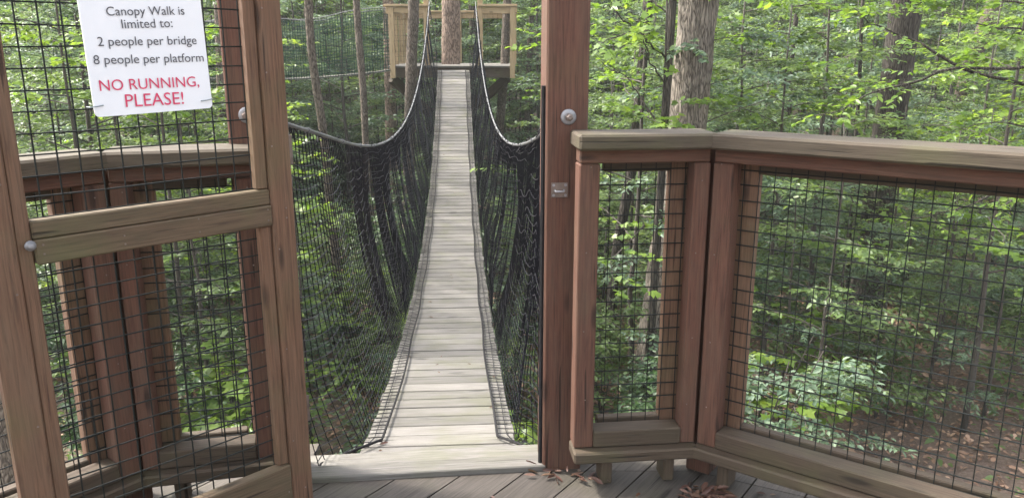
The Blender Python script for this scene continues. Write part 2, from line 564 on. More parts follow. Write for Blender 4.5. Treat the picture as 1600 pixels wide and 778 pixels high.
# ------------------------------------------------------------------ wire grids
def wire_grid(mb, origin, e, zlo, zhi, length, nrm, pitch=.0508, r=.0016, ph=.02, jitter=.0, rv=1.0):
    x = ph
    while x < length:
        mb.tube([origin + e * x + UP * zlo, origin + e * (x + random.uniform(-1, 1) * jitter) + UP * ((zlo + zhi) / 2) + nrm * random.uniform(-1, 1) * jitter, origin + e * x + UP * zhi], r * rv, 6, False)
        x += pitch
    z = zlo + ph
    while z < zhi:
        nseg = max(3, int(length / .25))
        mb.tube([origin + e * (length * k_ / nseg) + UP * (z + random.uniform(-1, 1) * jitter) + nrm * (.003 + random.uniform(-1, 1) * jitter * .5) for k_ in range(nseg + 1)], r, 6, False)
        z += pitch


# ------------------------------------------------------------------ railings
def railing(label, A, B, ztop, legs, inside, cap0=0., cap1=0., end_a=.09, end_b=.09, corner=False):
    """framed wire panel from A to B (frame front line), 'inside' = direction of the deck"""
    e = (B - A).normalized()
    L = (B - A).length
    n_ = inside
    t = thing('deck_railing', label, 'railing', ((A.x + B.x) / 2, (A.y + B.y) / 2, 0), 'railings of the near platform')
    ft, bt = .075, .04                 # frame depth in front of the wire, frame depth behind it
    zc0 = ztop - .052
    zt = zc0 - .047
    c = MB()                           # cap
    cm = n_ * (.055 - .085)
    c.board(A + e * cap0 + cm + UP * (ztop - .026), B + e * cap1 + cm + UP * (ztop - .026), .175, .05, UP, .007)
    c.build('cap_rail', M['cap'], t)
    tr = MB()
    tr.board(A + e * .002 - n_ * ft / 2 + UP * (zt + .0235), B - e * .002 - n_ * ft / 2 + UP * (zt + .0235), ft, .045)
    tr.build('top_rail', M['timber'], t)
    br_ = MB()
    br_.board(A + e * end_a * .75 - n_ * (ft / 2 - .004) + UP * .178, B - e * end_b * .75 - n_ * (ft / 2 - .004) + UP * .178, ft, .060)
    br_.build('bottom_rail', M['ledge'], t)
    kb = MB()
    kb.board(A - e * .004 + n_ * (.02 - ft / 2) + UP * .125, B + e * .004 + n_ * (.02 - ft / 2) + UP * .125, ft + .04, .042, UP, .006)
    kb.build('ledge_board', M['ledge'], t)
    for (x, wd) in ((0.0, end_a * .75), (L - end_b * .75, end_b * .75)):
        st = MB()
        cc = A + e * (x + wd / 2) - n_ * ft / 2
        st.board(cc + UP * .1475, cc + UP * (zt - .001), wd, ft, up=n_)
        st.build('stile', M['timber'], t)
    for x in ((end_a * .75 - .01, L - end_b * .75 - .035) if corner else (L - end_b * .75 - .035,)):
        st = MB()
        cc = A + e * (x + .022) - n_ * (ft + .012 + bt / 2)
        st.board(cc + UP * .05, cc + UP * (zc0 - .004), .085, bt, up=n_)
        st.build('outer_stile', M['gate'], t)
    cc = -n_ * (ft + .012 + bt / 2)
    for zz_, hh_ in ((.18, .07), (zt - .01, .06)):
        ob = MB()
        ob.board(A + e * .10 + cc + UP * zz_, B - e * .10 + cc + UP * zz_, bt * .9, hh_)
        ob.build('outer_rail', M['ledge'], t)
    w_ = MB()
    wire_grid(w_, A + e * (end_a * .5) - n_ * (ft + .005), e, .17, zt + .02, L - (end_a + end_b) * .5, n_, rv=.75, r=.0022, ph=.018 + random.uniform(0, .02), jitter=.0025)
    w_.build('wire_panel', M['wire'], t)
    for x in legs:
        lg = MB()
        cc = A + e * x - n_ * .045
        lg.board(cc + UP * .001, cc + UP * .1025, .04, .085, up=n_)
        lg.build('leg', M['ledge'], t)
    if corner:
        cp = MB()
        cc = A - n_ * (ft + .03) - e * .015
        cp.board(cc + UP * .002, cc + UP * (zc0 - .003), .09, .09, up=n_)
        cp.build('corner_post', M['timber'], t)
    for x in (.03, L - .03):           # screw heads
        for z in (.3, .55, .85, zt - .03):
            sc = MB()
            sc.lathe(A + e * (x + random.uniform(-.008, .008)) + UP * (z + random.uniform(-.03, .03)) + n_ * .0005, n_, [(0, .0026), (.001, .002)], 8)
            sc.build('screw', M['iron'], t)
    return t


n_rs = Vector((RC.y - RA.y, -(RC.x - RA.x), 0)).normalized()
railing('short wire railing panel between the right gate post and the corner', RA, RC, 1.24, (.12, .345), n_rs, -.012, .004, .09, .07)
e_ = (RE - RC).normalized()
railing('long wire railing panel running from the corner out of frame on the right', RC + e_ * .008, RE, 1.24, (.10, .9), Vector((e_.y, -e_.x, 0)), .006, 0, .09, .09, True)
n_ls = Vector((-(LC.y - LA.y), (LC.x - LA.x), 0)).normalized()
railing('short wire railing panel seen through the open gate, beside the left post', LA, LC, 1.205, (.1, .32), n_ls, -.012, .004, .09, .07)
e_ = (LE - LC).normalized()
railing('wire railing panel at the far left behind the gate, under a bent cap', LC + e_ * .008, LE, 1.205, (.1, .9), Vector((-e_.y, e_.x, 0)), .006, 0, .09, .09, True)

# ------------------------------------------------------------------ gate
G0 = Vector((-.675, 2.40, 0))
ge = Vector((-.70, -.714, 0)).normalized()        # from the hinge to the free end
gn = Vector((-ge.y, ge.x, 0))
if gn.dot(Vector((0, 0, 0)) - G0) < 0:
    gn = -gn
GW = .82
gate = thing('gate', 'open timber gate with wire mesh, swung inwards on the left', 'gate', (G0.x, G0.y, 0))
GT = .04
for x, w in ((0, .075), (GW - .075, .075)):
    s_ = MB()
    cc = G0 + ge * (x + w / 2)
    s_.board(cc + UP * .035, cc + UP * 2.1, w, GT, up=gn)
    s_.build('stile', M['gate'], gate)
for x, w in ((.0755, .036), (GW - .1115, .036)):
    for z0, z1 in (((.201, .985), (1.096, 1.999)) if x < .2 else ((.201, 1.999),)):
        s_ = MB()
        cc = G0 + ge * (x + w / 2) - gn * .006
        s_.board(cc + UP * z0, cc + UP * z1, w, GT - .008, up=gn)
        s_.build('stop_strip', M['gate'], gate)
for zc, h in ((.118, .165), (1.017, .062), (2.05, .095)):
    r_ = MB()
    r_.board(G0 + ge * .0755 + UP * zc + gn * .003, G0 + ge * (GW - (.0755 if h != .062 else .112)) + UP * zc + gn * .003, GT, h)
    r_.build('rail', M['gate_rail'], gate)
r_ = MB()
r_.board(G0 + ge * .0755 + UP * 1.072 - gn * .006, G0 + ge * (GW - .112) + UP * 1.072 - gn * .006, GT + .005, .046)
r_.build('rail', M['gate_rail'], gate)
for z0, z1 in ((.16, 1.02), (1.07, 2.03)):
    w_ = MB()
    wire_grid(w_, G0 + ge * .085 - gn * .02, ge, z0, z1, GW - .17, gn, ph=.026, r=.0022, jitter=.002)
    w_.build('wire_panel', M['wire'], gate)
for x in (.03, .09, .3, .5, GW - .13):
    for z in (.1, 1.01, 1.035):
        sc = MB()
        sc.lathe(G0 + ge * x + UP * (z + random.uniform(-.01, .01)) + gn * (GT / 2 + .0035), gn, [(0, .0028), (.001, .002)], 8)
        sc.build('screw', M['iron'], gate)
for x in (.06, GW - .06):
    for z in (.3, .62, .9, 1.2, 1.4, 1.6):
        sc = MB()
        sc.lathe(G0 + ge * x + UP * (z + random.uniform(-.05, .05)) + gn * (GT / 2 + .0005), gn, [(0, .0028), (.001, .002)], 8)
        sc.build('screw', M['iron'], gate)
pb = hit(47, 384, G0 + gn * (GT / 2), gn)
kb = MB()
kb.lathe(pb + gn * .001, gn, [(0, .013), (.003, .013), (.004, .008), (.010, .008), (.012, .005)], 12)
kb.build('bolt', M['zinc'], gate, True)
hg = MB()
for z in (.35, 1.2, 1.85):
    hg.box(G0 - ge * .004 + UP * z - gn * .02, (ge, UP, gn), (.05, .09, .004), .001)
hg.build('hinge', M['iron'], gate)

# sign wired to the gate
SP = G0 - gn * .006
SP_c = [hit(x, y, SP, gn) for x, y in ((145, 184), (329, 169), (317, 0), (126, 0))]
s_r = -ge                               # reading direction
zb = (SP_c[0].z + SP_c[1].z) / 2
ua, ub = SP_c[0].dot(s_r), SP_c[1].dot(s_r)
sw = ub - ua
print('sign width', sw, 'bottom', zb, 'slope', SP_c[1].z - SP_c[0].z, 'pass', SP_c[3].dot(s_r) - ua)
pm = SP - s_r * SP.dot(s_r)
pm = Vector((pm.x, pm.y, 0))
SH = .42
bl = pm + s_r * ua + UP * zb
signc = bl + s_r * sw / 2 + UP * SH / 2
tilt = math.atan2(SP_c[1].z - SP_c[0].z, sw)
sr = (s_r * math.cos(tilt) + UP * math.sin(tilt))
su = (UP * math.cos(tilt) - s_r * math.sin(tilt))
sign = thing('warning_sign', 'white sign with grey and red rules, wired to the gate mesh', 'sign', tuple(bl + s_r * sw / 2))
pnl = MB()
rc, npt = .012, 6
pts = []
for (cxs, cys, a0) in ((1, 1, 0), (-1, 1, 90), (-1, -1, 180), (1, -1, 270)):
    for k_ in range(npt + 1):
        a = math.radians(a0 + 90 * k_ / npt)
        pts.append((cxs * (sw / 2 - rc) + rc * math.cos(a), cys * (SH / 2 - rc) + rc * math.sin(a)))
mq = len(pts)
V = [signc + sr * x + su * y + gn * z for z in (.002, -.002) for x, y in pts]
pnl.add(V, [tuple(range(mq)), tuple(range(mq, 2 * mq))[::-1]] + [(i, (i + 1) % mq, mq + (i + 1) % mq, mq + i) for i in range(mq)])
pnl.build('panel', M['sign'], sign)
dg = bpy.context.evaluated_depsgraph_get


def text_part(body, px0, py0, px1, py1, mat, bold):
    a, c = hit(px0, py0, SP, gn), hit(px1, py1, SP, gn)
    a, c = a + gn * .0045, c + gn * .0045
    cu = bpy.data.curves.new('lettering', 'FONT')
    cu.body = body
    cu.offset = bold
    cu.resolution_u = 4
    tmp = bpy.data.objects.new('lettering_tmp', cu)
    COL.objects.link(tmp)
    bpy.context.view_layer.update()
    me_ = bpy.data.meshes.new_from_object(tmp.evaluated_get(dg()))
    bpy.data.objects.remove(tmp)
    co = np.array([v.co[:] for v in me_.vertices])
    x0, x1 = co[:, 0].min(), co[:, 0].max()
    d = c - a
    s_ = d.length / (x1 - x0)
    dx = d.normalized()
    dy = gn.cross(dx)
    base = Vector(root_loc(sign))
    for v in me_.vertices:
        v.co = a + dx * ((v.co.x - x0) * s_) + dy * (v.co.y * s_) - base
    me_.materials.clear()
    me_.materials.append(mat)
    ob = bpy.data.objects.new('lettering', me_)
    COL.objects.link(ob)
    ob.parent = sign
    return ob


text_part('Canopy Walk is', 166, 25.0, 287.5, 23.5, M['ink'], 0)
text_part('limited to:', 190, 45.0, 269, 43.0, M['ink'], 0)
text_part('2 people per bridge', 152.5, 72.5, 306.5, 69.5, M['ink'], 0)
text_part('8 people per platform', 146, 101, 317.5, 96.5, M['ink'], 0)
text_part('NO RUNNING,', 155.5, 142.5, 310.5, 135, M['red'], 0)
text_part('PLEASE!', 196, 167.5, 286.5, 162.5, M['red'], 0)
for x0, x1, y in ((140, 160, 166), (314, 330, 156)):
    a, c = hit(x0, y + 2, SP, gn), hit(x1, y - 1, SP, gn)
    tb = MB()
    tb.tube([a - gn * .02, a + gn * .006, (a + c) / 2 + gn * .009, c + gn * .006, c - gn * .008], .0016, 6)
    tb.build('wire_tie', M['grey_tie'], sign)


# ------------------------------------------------------------------ suspension bridge
Y0, Y1 = 2.70, 16.10
ZF = 1.12


def bz(Y):
    t = (Y - Y0) / (Y1 - Y0)
    return ZF * t - 4 * .965 * t * (1 - t) - .012


def bx(Y):
    return -.10 - .065 * Y


BP = Vector((1, .065, 0)).normalized()
bridge = thing('rope_bridge', 'long sagging plank footbridge with black net sides', 'bridge', (bx(2.7), 2.7, 0))
pk = MB()
Y = Y0 + .18
kk = 0
while Y < Y1 - .03:
    e = Vector((-.065, 1, (bz(Y + .05) - bz(Y - .05)) / .1)).normalized()
    upn = BP.cross(e).normalized()
    c = Vector((bx(Y), Y, bz(Y) - .025))
    wj = .62 + random.uniform(-.006, .006)
    rot = random.uniform(-.006, .006)
    bp_ = (BP + e * rot).normalized()
    pk.box(c + BP * random.uniform(-.004, .004) + upn * random.uniform(-.002, .002), (bp_, upn.cross(bp_), upn), (wj, .1345, .05), .003)
    Y += .148 * e.y
    kk += 1
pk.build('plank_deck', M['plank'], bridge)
YY = np.linspace(Y0 - .2, Y1 + .1, 70)
for sd in (-1, 1):
    cb = MB()
    cb.tube([Vector((bx(y), y, bz(y) - .068)) + BP * sd * .22 for y in YY], .011, 8)
    cb.build('support_cable', M['rope'], bridge)


def net_side(sd):
    nr, Sn = 33, 300
    # h: 0 bottom rope on the planks .. 1 top rope
    def pos(s, h, fold=True):
        s = np.asarray(s, float); h = np.asarray(h, float)
        t = np.clip((s - 2.66) / (16.0 - 2.66), 0, 1)
        a = .68 * np.clip((s - 2.66) / 1.3, 0, 1) * np.clip((16.0 - s) / 2.5, 0, 1)
        Yy = s + (1 - h) * a
        Yy = np.minimum(Yy, Y1 - .05)
        near = np.exp(-((s - 2.66) / .35))
        end_near = np.clip((Yy - 2.72) / .28, 0, 1)
        hh = np.clip((h - .06) / .94, 0, 1)
        off = np.where(h < .06, .232 + (h / .06) * .085, .317 + .123 * hh)
        off = off + .03 * np.sin(np.pi * hh) * (1 - .6 * t)
        # near end: the bottom spreads out to the foot of the post
        off = off * end_near + (1 - end_near) * np.maximum(off, .43)
        off = off + (.06 if sd < 0 else -.055) * np.exp(-((Yy - 2.66) / .45) ** 2) * np.clip(hh * 4, 0, 1)
        zz = np.where(h < .06, .012 + .0 * h, .012 + 1.268 * hh)
        u = (s / 1.35 + .07 * np.sin(s * 2.1 + sd) + .35) % 1.0
        saw = np.where(u < .9, u / .9, (1 - u) / .1) - .5
        env = np.clip(hh * 4, 0, 1) * np.clip((1 - hh) * 3.5, 0, 1)
        if fold:
            off = off + .095 * saw * env * np.clip((s - 3.4) / 1.0, 0, 1)
            fr = (s / .42 + .3 * sd) % 1.0
            zz = zz - .030 * (1 - (2 * fr - 1) ** 2) * np.clip(hh * 4, 0, 1) * np.clip((1.02 - hh) * 6, .25, 1) * np.exp(-((s - 3.1) / 1.6) ** 2) * 1.3
            zz = zz - .008 * np.sin(s * 9 + h * 5) * np.clip(hh * 3, 0, 1) * (hh < .99)
        X = bx(Yy) + sd * off * BP.x
        Z = bz(np.maximum(Yy, Y0)) + zz
        return np.stack([X, Yy + sd * off * BP.y, Z], -1)
    rng = np.random.default_rng(5 + sd)
    strands = MB()
    hs = np.concatenate([[.0, .03], np.linspace(.06, 1.0, nr)])
    ss = np.linspace(2.66, 15.98, 260)
    for h in hs[1:-1]:
        P = pos(ss, np.full_like(ss, h)) + np.stack([np.convolve(rng.normal(0, .006, len(ss) + 8), np.ones(9) / 9, 'valid') for _ in range(3)], -1)
        strands.tube(P, .0021, 3, False)
    hf = np.concatenate([[0, .02, .045], np.linspace(.06, 1.0, 30)])
    s = 2.67
    while s < 15.97:
        P = pos(np.full_like(hf, s), hf) + rng.normal(0, .0006, (len(hf), 3))
        strands.tube(P, .0022, 3, False)
        s += .042 + rng.normal(0, .003)
    # the net is hung in overlapping folds: further layers behind the first, each beginning along one straight strand
    for q_, (s0_, s1_) in enumerate(((4.15, 5.6), (4.95, 6.8), (5.9, 8.2), (7.2, 9.8), (8.7, 11.5), (10.4, 13.2), (12.0, 15.6)) if sd < 0 else ((2.95, 4.3), (4.95, 6.8), (5.9, 8.2), (7.2, 9.8), (8.7, 11.5), (10.4, 13.2), (12.0, 15.6))):
        h0 = .42 if s0_ < 3 else .075
        bulge = .03 + .025 * (q_ % 2)
        def lay(s_, h_):
            P = pos(s_, h_)
            P[:, 0] += sd * (.02 + bulge * np.minimum(1, 3.5 * np.minimum(h_, 1 - h_)))
            P[:, 1] += .03 * (1 - h_)
            return P
        sl = np.arange(s0_, s1_, .05)
        for h in np.linspace(h0, .99, int(23 * (1 - h0) + 2)):
            P = lay(sl, np.full_like(sl, h))
            strands.tube(P[P[:, 1] < Y1 - .1], .0022, 3, False)
        hl = np.linspace(h0, 1, 28)
        for k_, s in enumerate(np.arange(s0_, s1_, .062)):
            strands.tube(lay(np.full_like(hl, s), hl), np.where(hl > -1, .0042, 0) if k_ == 0 else .0021, 3, False)
    o_ = strands.build('side_net', M['net'], bridge, fix=False)
    # cable at the top, net edge rope at the bottom
    tp = MB()
    P = pos(ss, np.ones_like(ss), False)
    P = np.concatenate([P, [[P[-1][0], 16.15, P[-1][2] + .02]]])
    tp.tube(P, .0075, 8)
    tp.build('top_cable', M['rope'], o_)
    bt_ = MB()
    sb = np.linspace(2.66, 15.98, 420)
    Pb = pos(sb, np.zeros_like(sb), False)
    Pb[:, 0] += np.sin(sb * 4.2 + sd) * .005
    Pb[:, 2] += .008
    bt_.tube(Pb, .0055, 6)
    P2 = pos(np.full(30, 2.665), np.linspace(0, 1, 30), False)
    if sd > 0:
        bt_.tube(P2[:12], .005, 6)
    if sd > 0:
        bt_.tube([(.103, 2.668, z_) for z_ in np.linspace(.0, 1.38, 12)], .008, 6)
    bt_.build('edge_rope', M['net_rope'], o_)
    for s in np.arange(2.9, 15.9, .33):
        ti = MB()
        c = Vector(pos(np.array([s]), np.array([1.0]), False)[0])
        for q_ in range(3):
            a = rng.uniform(-.05, .05, 3)
            ti.tube([c + Vector((a[0] * .3, a[1], .008)), c + Vector((.012 * sd, a[1] * .4, .0)), c + Vector((a[2] * .5, a[0], -.025 - .02 * rng.random()))], .003, 4)
        if rng.random() < .5:
            ti.tube([c, c + Vector((rng.uniform(-.02, .02), 0, .03))], .0022, 4)
        ti.build('net_tie', M['net_rope'], o_)
    for s in np.arange(3.05, 15.9, .66):    # pale clips around the cable
        tw = MB()
        c = pos(np.array([s - .012, s + .012]), np.array([1.0, 1.0]), False)
        tw.tube(c, .012, 8)
        tw.build('cable_clip', M['rope'], o_)


net_side(-1)
net_side(1)

# ------------------------------------------------------------------ far platform
PZ = 1.16
PX0, PX1, PY0, PY1 = -2.44, .06, 16.12, 18.85
plat = thing('tree_platform', 'square timber platform built round a tree at the far end of the bridge', 'platform', ((PX0 + PX1) / 2, PY0, PZ))
fl = MB()
y = PY0
while y < PY1 - .05:
    fl.board((PX0, y + .07, PZ - .02), (PX1, y + .07, PZ - .02), .137, .038)
    y += .14
fl.build('floor', M['plank'], plat)
for y in (PY0 + .06, PY1 - .06):
    fs = MB()
    fs.board((PX0 + .03, y, PZ - .14), (PX1 - .03, y, PZ - .14), .04, .19)
    fs.build('joist', M['ledge'], plat)
for x in (PX0 + .05, PX1 - .05, -.7, -1.7):
    fs = MB()
    fs.board((x, PY0 + .09, PZ - .14), (x, PY1 - .09, PZ - .14), .04, .188)
    fs.build('joist', M['ledge'], plat)
posts = [(PX0 + .10, PY0 - .0), (-1.66, PY0 + .02), (-.62, PY0 + .02), (PX1 - .05, PY0), (PX1 - .02, PY0 + .9), (PX1 - .02, PY0 + 1.8), (PX0 + .04, PY0 + .9), (PX0 + .04, PY0 + 1.8), (PX0 + .04, PY1 - .05), (PX1 - .05, PY1 - .05), (-1.2, PY1 - .05)]
for x, y in posts:
    p_ = MB()
    p_.board((x, y, PZ - (.24 if (x, y) in (posts[0], posts[3]) else -.002)), (x, y, PZ + (1.10 if y != PY0 + .02 else 1.3)), .1, .1, up=(0, 1, 0))
    p_.build('post', M['far_timber'], plat)
ZR = PZ + 1.13
for (a, c) in (((PX0, PY0, ZR), (-1.62, PY0, ZR)), ((-.66, PY0, ZR), (PX1 + .04, PY0, ZR)), ((PX0, PY1, ZR - .0), (PX1 + .04, PY1, ZR)), ((PX0 + .02, PY0 + .08, ZR + .003), (PX0 + .02, PY1 - .08, ZR + .003)), ((PX1 - .03, PY0 + .08, ZR + .003), (PX1 - .03, PY1 - .08, ZR + .003))):
    r_ = MB()
    r_.board(a, c, .15, .045)
    r_.build('cap_rail', M['far_timber'], plat)
    r_ = MB()
    r_.board(Vector(a) - UP * .09, Vector(c) - UP * .09, .04, .12)
    r_.build('hand_rail', M['far_timber'], plat)
wp = MB()
for (a, c) in (((PX0 + .04, PY0 + .1), (PX0 + .04, PY1 - .1)), ((PX1 - .03, PY0 + .1), (PX1 - .03, PY1 - .1)), ((PX0 + .1, PY1 - .05), (PX1 - .1, PY1 - .05)), ((PX0 + .1, PY0 + .0), (-1.7, PY0 + .0)), ((-.6, PY0), (PX1 - .1, PY0))):
    A_, C_ = Vector((*a, PZ + .05)), Vector((*c, PZ + .05))
    e = (C_ - A_).normalized()
    wire_grid(wp, A_, e, 0, 1.0, (C_ - A_).length, Vector((e.y, -e.x, 0)), pitch=.1, r=.0014)
wp.build('wire_panel', M['wire'], plat)
for a, c in (((PX0 + .05, PY0 + .12, PZ - .25), (-1.72, PY0 + .9, PZ - 1.0)), ((PX1 - .15, PY0 + .5, PZ - .25), (-.95, PY0 + 1.0, PZ - 1.0))):
    bc = MB()
    bc.board(a, c, .12, .17)
    bc.build('brace', M['ledge'], plat)

# second bridge, from the far platform off to the left
sb = thing('rope_bridge', 'distant footbridge with green net leaving the far platform to the left', 'bridge', (PX0, 17.2, PZ))
SBN = 60
tt = np.linspace(0, 1, SBN)
sx_ = PX0 - tt * 7.0
sy_ = 16.9 + tt * .3
sz_ = PZ - .10 - 1.1 * tt * (1 - tt)* 1.0 + tt * .15
pk2 = MB()
for k_ in range(0, SBN - 1):
    a = Vector((sx_[k_], sy_[k_], sz_[k_])); c = Vector((sx_[k_ + 1], sy_[k_ + 1], sz_[k_ + 1]))
    d_ = (c - a)
    m_ = (a + c) / 2
    pk2.box(m_, (Vector((0, 1, 0)), d_.normalized(), Vector((1, 0, 0)).cross(Vector((0, 1, 0)))), (.62, d_.length * .92, .04), .004)
pk2.build('plank_deck', M['plank'], sb)
for off in (-.42, .42):
    nn_ = MB()
    top = np.stack([sx_, sy_ + off, sz_ + 1.2 + .05 * np.sin(tt * 20)], -1)
    bot = np.stack([sx_, sy_ + off * .75, sz_], -1)
    for h in np.linspace(0, 1, 20):
        nn_.tube(bot + (top - bot) * h, .0045, 3, False)
    for k_ in np.linspace(0, SBN - 1.01, 130):
        i0 = int(k_); fr = k_ - i0
        b0 = bot[i0] + (bot[i0 + 1] - bot[i0]) * fr; t0 = top[i0] + (top[i0 + 1] - top[i0]) * fr
        nn_.tube([b0, (b0 + t0) / 2 + RNG.normal(0, .012, 3), t0], .0055, 3, False)
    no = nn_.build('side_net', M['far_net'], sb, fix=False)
    tc = MB()
    tc.tube(top, .009, 6)
    tc.build('top_cable', M['rope'], no)

# ------------------------------------------------------------------ plants
def leaf_template(kind):
    if kind == 'oval':
        V = np.array([(0, 0, 0), (.28, .24, .05), (.68, .2, .03), (1, 0, -.10), (.68, -.2, .03), (.28, -.24, .05)], float)
        F_ = [(0, 3, 2, 1), (0, 5, 4, 3)]
    elif kind == 'long':
        V = np.array([(0, 0, 0), (.3, .15, .03), (.7, .13, .0), (1, 0, -.14), (.7, -.13, .0), (.3, -.15, .03)], float)
        F_ = [(0, 3, 2, 1), (0, 5, 4, 3)]
    else:                              # lobed leaf
        pts = [(0, 0), (.10, -.30), (.02, -.50), (.34, -.36), (.55, -.56), (.60, -.24), (1.0, 0), (.60, .24), (.55, .56), (.34, .36), (.02, .50), (.10, .30)]
        V = np.array([(x, y, .06 * abs(y) - .12 * x * x) for x, y in pts], float)
        F_ = [(0, 1, 2, 3), (0, 3, 4, 5), (0, 5, 6, 7), (0, 7, 8, 9), (0, 9, 10, 11)]
    return V, F_


class Leaves:
    def __init__(self):
        self.p, self.d, self.n, self.s = [], [], [], []

    def add(self, p, d, n, s):
        self.p.append(p); self.d.append(d); self.n.append(n); self.s.append(s)

    def mesh(self, name, kind, mat):
        P = np.concatenate(self.p); D = np.concatenate(self.d); N = np.concatenate(self.n); S = np.concatenate(self.s)
        D = D / (np.linalg.norm(D, axis=1)[:, None] + 1e-9)
        N = N - D * (N * D).sum(1)[:, None]
        N = N / (np.linalg.norm(N, axis=1)[:, None] + 1e-9)
        W = np.cross(N, D)
        T, F_ = leaf_template(kind)
        V = P[:, None] + S[:, None, None] * (T[None, :, 0, None] * D[:, None] + T[None, :, 1, None] * W[:, None] + T[None, :, 2, None] * N[:, None])
        k_ = len(T)
        fl_ = np.array([i for q_ in F_ for i in q_])
        loops = (np.arange(len(P))[:, None] * k_ + fl_[None]).ravel()
        starts = np.arange(len(P) * len(F_)) * 4
        return array_mesh(name, V.reshape(-1, 3), loops, starts, mat)


def twig_leaves(lv, rng, a, c, size, dens=1.0, flat=.35):
    d = c - a
    L = np.linalg.norm(d)
    n_ = max(3, int(L / (size * .42) * dens))
    t = (np.arange(n_) + rng.uniform(.2, .9, n_)) / n_
    p = a + d * t[:, None] + rng.normal(0, size * .12, (n_, 3))
    dn = d / (L + 1e-9)
    side = np.cross([0, 0, 1.0], dn)
    side /= np.linalg.norm(side) + 1e-9
    sg = np.where(np.arange(n_) % 2 == 0, 1, -1)[:, None]
    dirs = dn * rng.uniform(.2, 1.0, (n_, 1)) + side * sg * rng.uniform(.5, 1.1, (n_, 1)) + np.array([0, 0, -.18]) + rng.normal(0, .25, (n_, 3))
    nor = np.array([0, 0, 1.0]) + rng.normal(0, flat, (n_, 3))
    lv.add(p, dirs, nor, size * rng.uniform(.65, 1.2, n_))


def sapling(seed, height, spread, nb, start, kind, size, lmat, bmat, r0, sub=7, twl=.45, rise=.35, lean=0., stems=1, dens=1.0, flat=.35):
    rng = np.random.default_rng(seed)
    wd, lv = MB(), Leaves()
    for st in range(stems):
        az0 = rng.uniform(0, 6.28)
        ln = lean if stems == 1 else rng.uniform(.2, .55)
        nseg = 9
        hs_ = np.linspace(0, 1, nseg)
        hh = height * (1 if st == 0 else rng.uniform(.6, .95))
        tp = np.stack([np.cos(az0) * ln * hh * hs_ ** 1.3 * .6 + np.cumsum(rng.normal(0, .018, nseg)) * hh * .25, np.sin(az0) * ln * hh * hs_ ** 1.3 * .6 + np.cumsum(rng.normal(0, .018, nseg)) * hh * .25, hs_ * hh - .1], -1)
        tp[0, :2] = 0
        wd.tube(tp, r0 * (1 - .85 * hs_) * (1 if stems == 1 else .6) + .003, 7)
        for b_ in range(nb):
            hf_ = start + (1 - start) * (b_ + rng.uniform(0, 1)) / nb
            x = hf_ * (nseg - 1)
            i0 = min(int(x), nseg - 2)
            a = tp[i0] + (tp[i0 + 1] - tp[i0]) * (x - i0)
            az = b_ * 2.4 + rng.uniform(-.5, .5) + az0
            bl_ = spread * (1.05 - .6 * ((hf_ - start) / (1 - start + 1e-6)) ** 1.5) * rng.uniform(.6, 1.1)
            rs = rise * rng.uniform(.3, 1.4)
            m_ = 6
            u = np.linspace(0, 1, m_)
            az_ = az + np.cumsum(rng.normal(0, .10, m_))
            bp_ = a + np.stack([np.cos(az_) * bl_ * u, np.sin(az_) * bl_ * u, bl_ * (rs * u - .30 * u ** 2 * rng.uniform(.3, 1.3))], -1)
            rb = max(.004, r0 * .32 * (1 - hf_ * .5))
            wd.tube(bp_, rb * (1 - .8 * u) + .0015, 5, False)
            for k_ in range(sub):
                f = rng.uniform(.18, 1.0) if k_ else 1.0
                y_ = f * (m_ - 1)
                j0 = min(int(y_), m_ - 2)
                q0 = bp_[j0] + (bp_[j0 + 1] - bp_[j0]) * (y_ - j0)
                ta = az + (1 if k_ % 2 else -1) * rng.uniform(.3, 1.15) * (1 if k_ else .1)
                tl = twl * rng.uniform(.5, 1.2) * (1.15 - .4 * f)
                q1 = q0 + np.array([math.cos(ta) * tl, math.sin(ta) * tl, tl * rng.uniform(-.25, .3)])
                if k_ % 2 == 0:
                    wd.tube([q0, (q0 + q1) / 2 + rng.normal(0, .015, 3), q1], [.003, .002, .001], 3, False)
                twig_leaves(lv, rng, q0, q1, size, dens, flat)
    return wd, lv


PROTO = {}


def proto(key, pname, kind, **kw):
    wd, lv = sapling(**kw, kind=kind)
    if not PROTO.get('_h'):
        PROTO['_h'] = True
    w_o = wd.build('trunk' if pname == 'tree' else 'stem', kw['bmat'], None, True, fix=False)
    COL.objects.unlink(w_o)
    lm = lv.mesh('crown' if pname == 'tree' else 'foliage', kind, kw['lmat'])
    PROTO[key] = (w_o.data, lm, pname)
    return len(lv.p)


Yl, Md, Co, Dk = M['leaf_yellow'], M['leaf_mid'], M['leaf_cool'], M['leaf_dark']
T_, BM, BD = M['twig'], M['bark_mid'], M['bark_dark']
# understory saplings 3-5 m
proto('sap_yellow', 'sapling', 'lobed', seed=1, height=4.6, spread=1.5, nb=17, start=.25, size=.078, lmat=Yl, bmat=T_, r0=.03, sub=8, twl=.5)
proto('sap_yellow2', 'sapling', 'lobed', seed=2, height=5.4, spread=1.9, nb=16, start=.35, size=.082, lmat=Yl, bmat=T_, r0=.035, sub=8, twl=.55)
proto('sap_mid', 'sapling', 'oval', seed=3, height=4.2, spread=1.5, nb=18, start=.2, size=.085, lmat=Md, bmat=T_, r0=.028, sub=13, twl=.5)
proto('sap_mid2', 'sapling', 'oval', seed=4, height=5.8, spread=1.8, nb=20, start=.22, size=.085, lmat=Md, bmat=T_, r0=.04, sub=13, twl=.6)
proto('sap_cool', 'sapling', 'oval', seed=5, height=5.0, spread=1.7, nb=20, start=.2, size=.075, lmat=Co, bmat=T_, r0=.035, sub=15, twl=.5, flat=.6)
proto('sap_cool2', 'sapling', 'long', seed=6, height=4.0, spread=1.5, nb=18, start=.15, size=.09, lmat=Co, bmat=T_, r0=.03, sub=13, twl=.5, flat=.6)
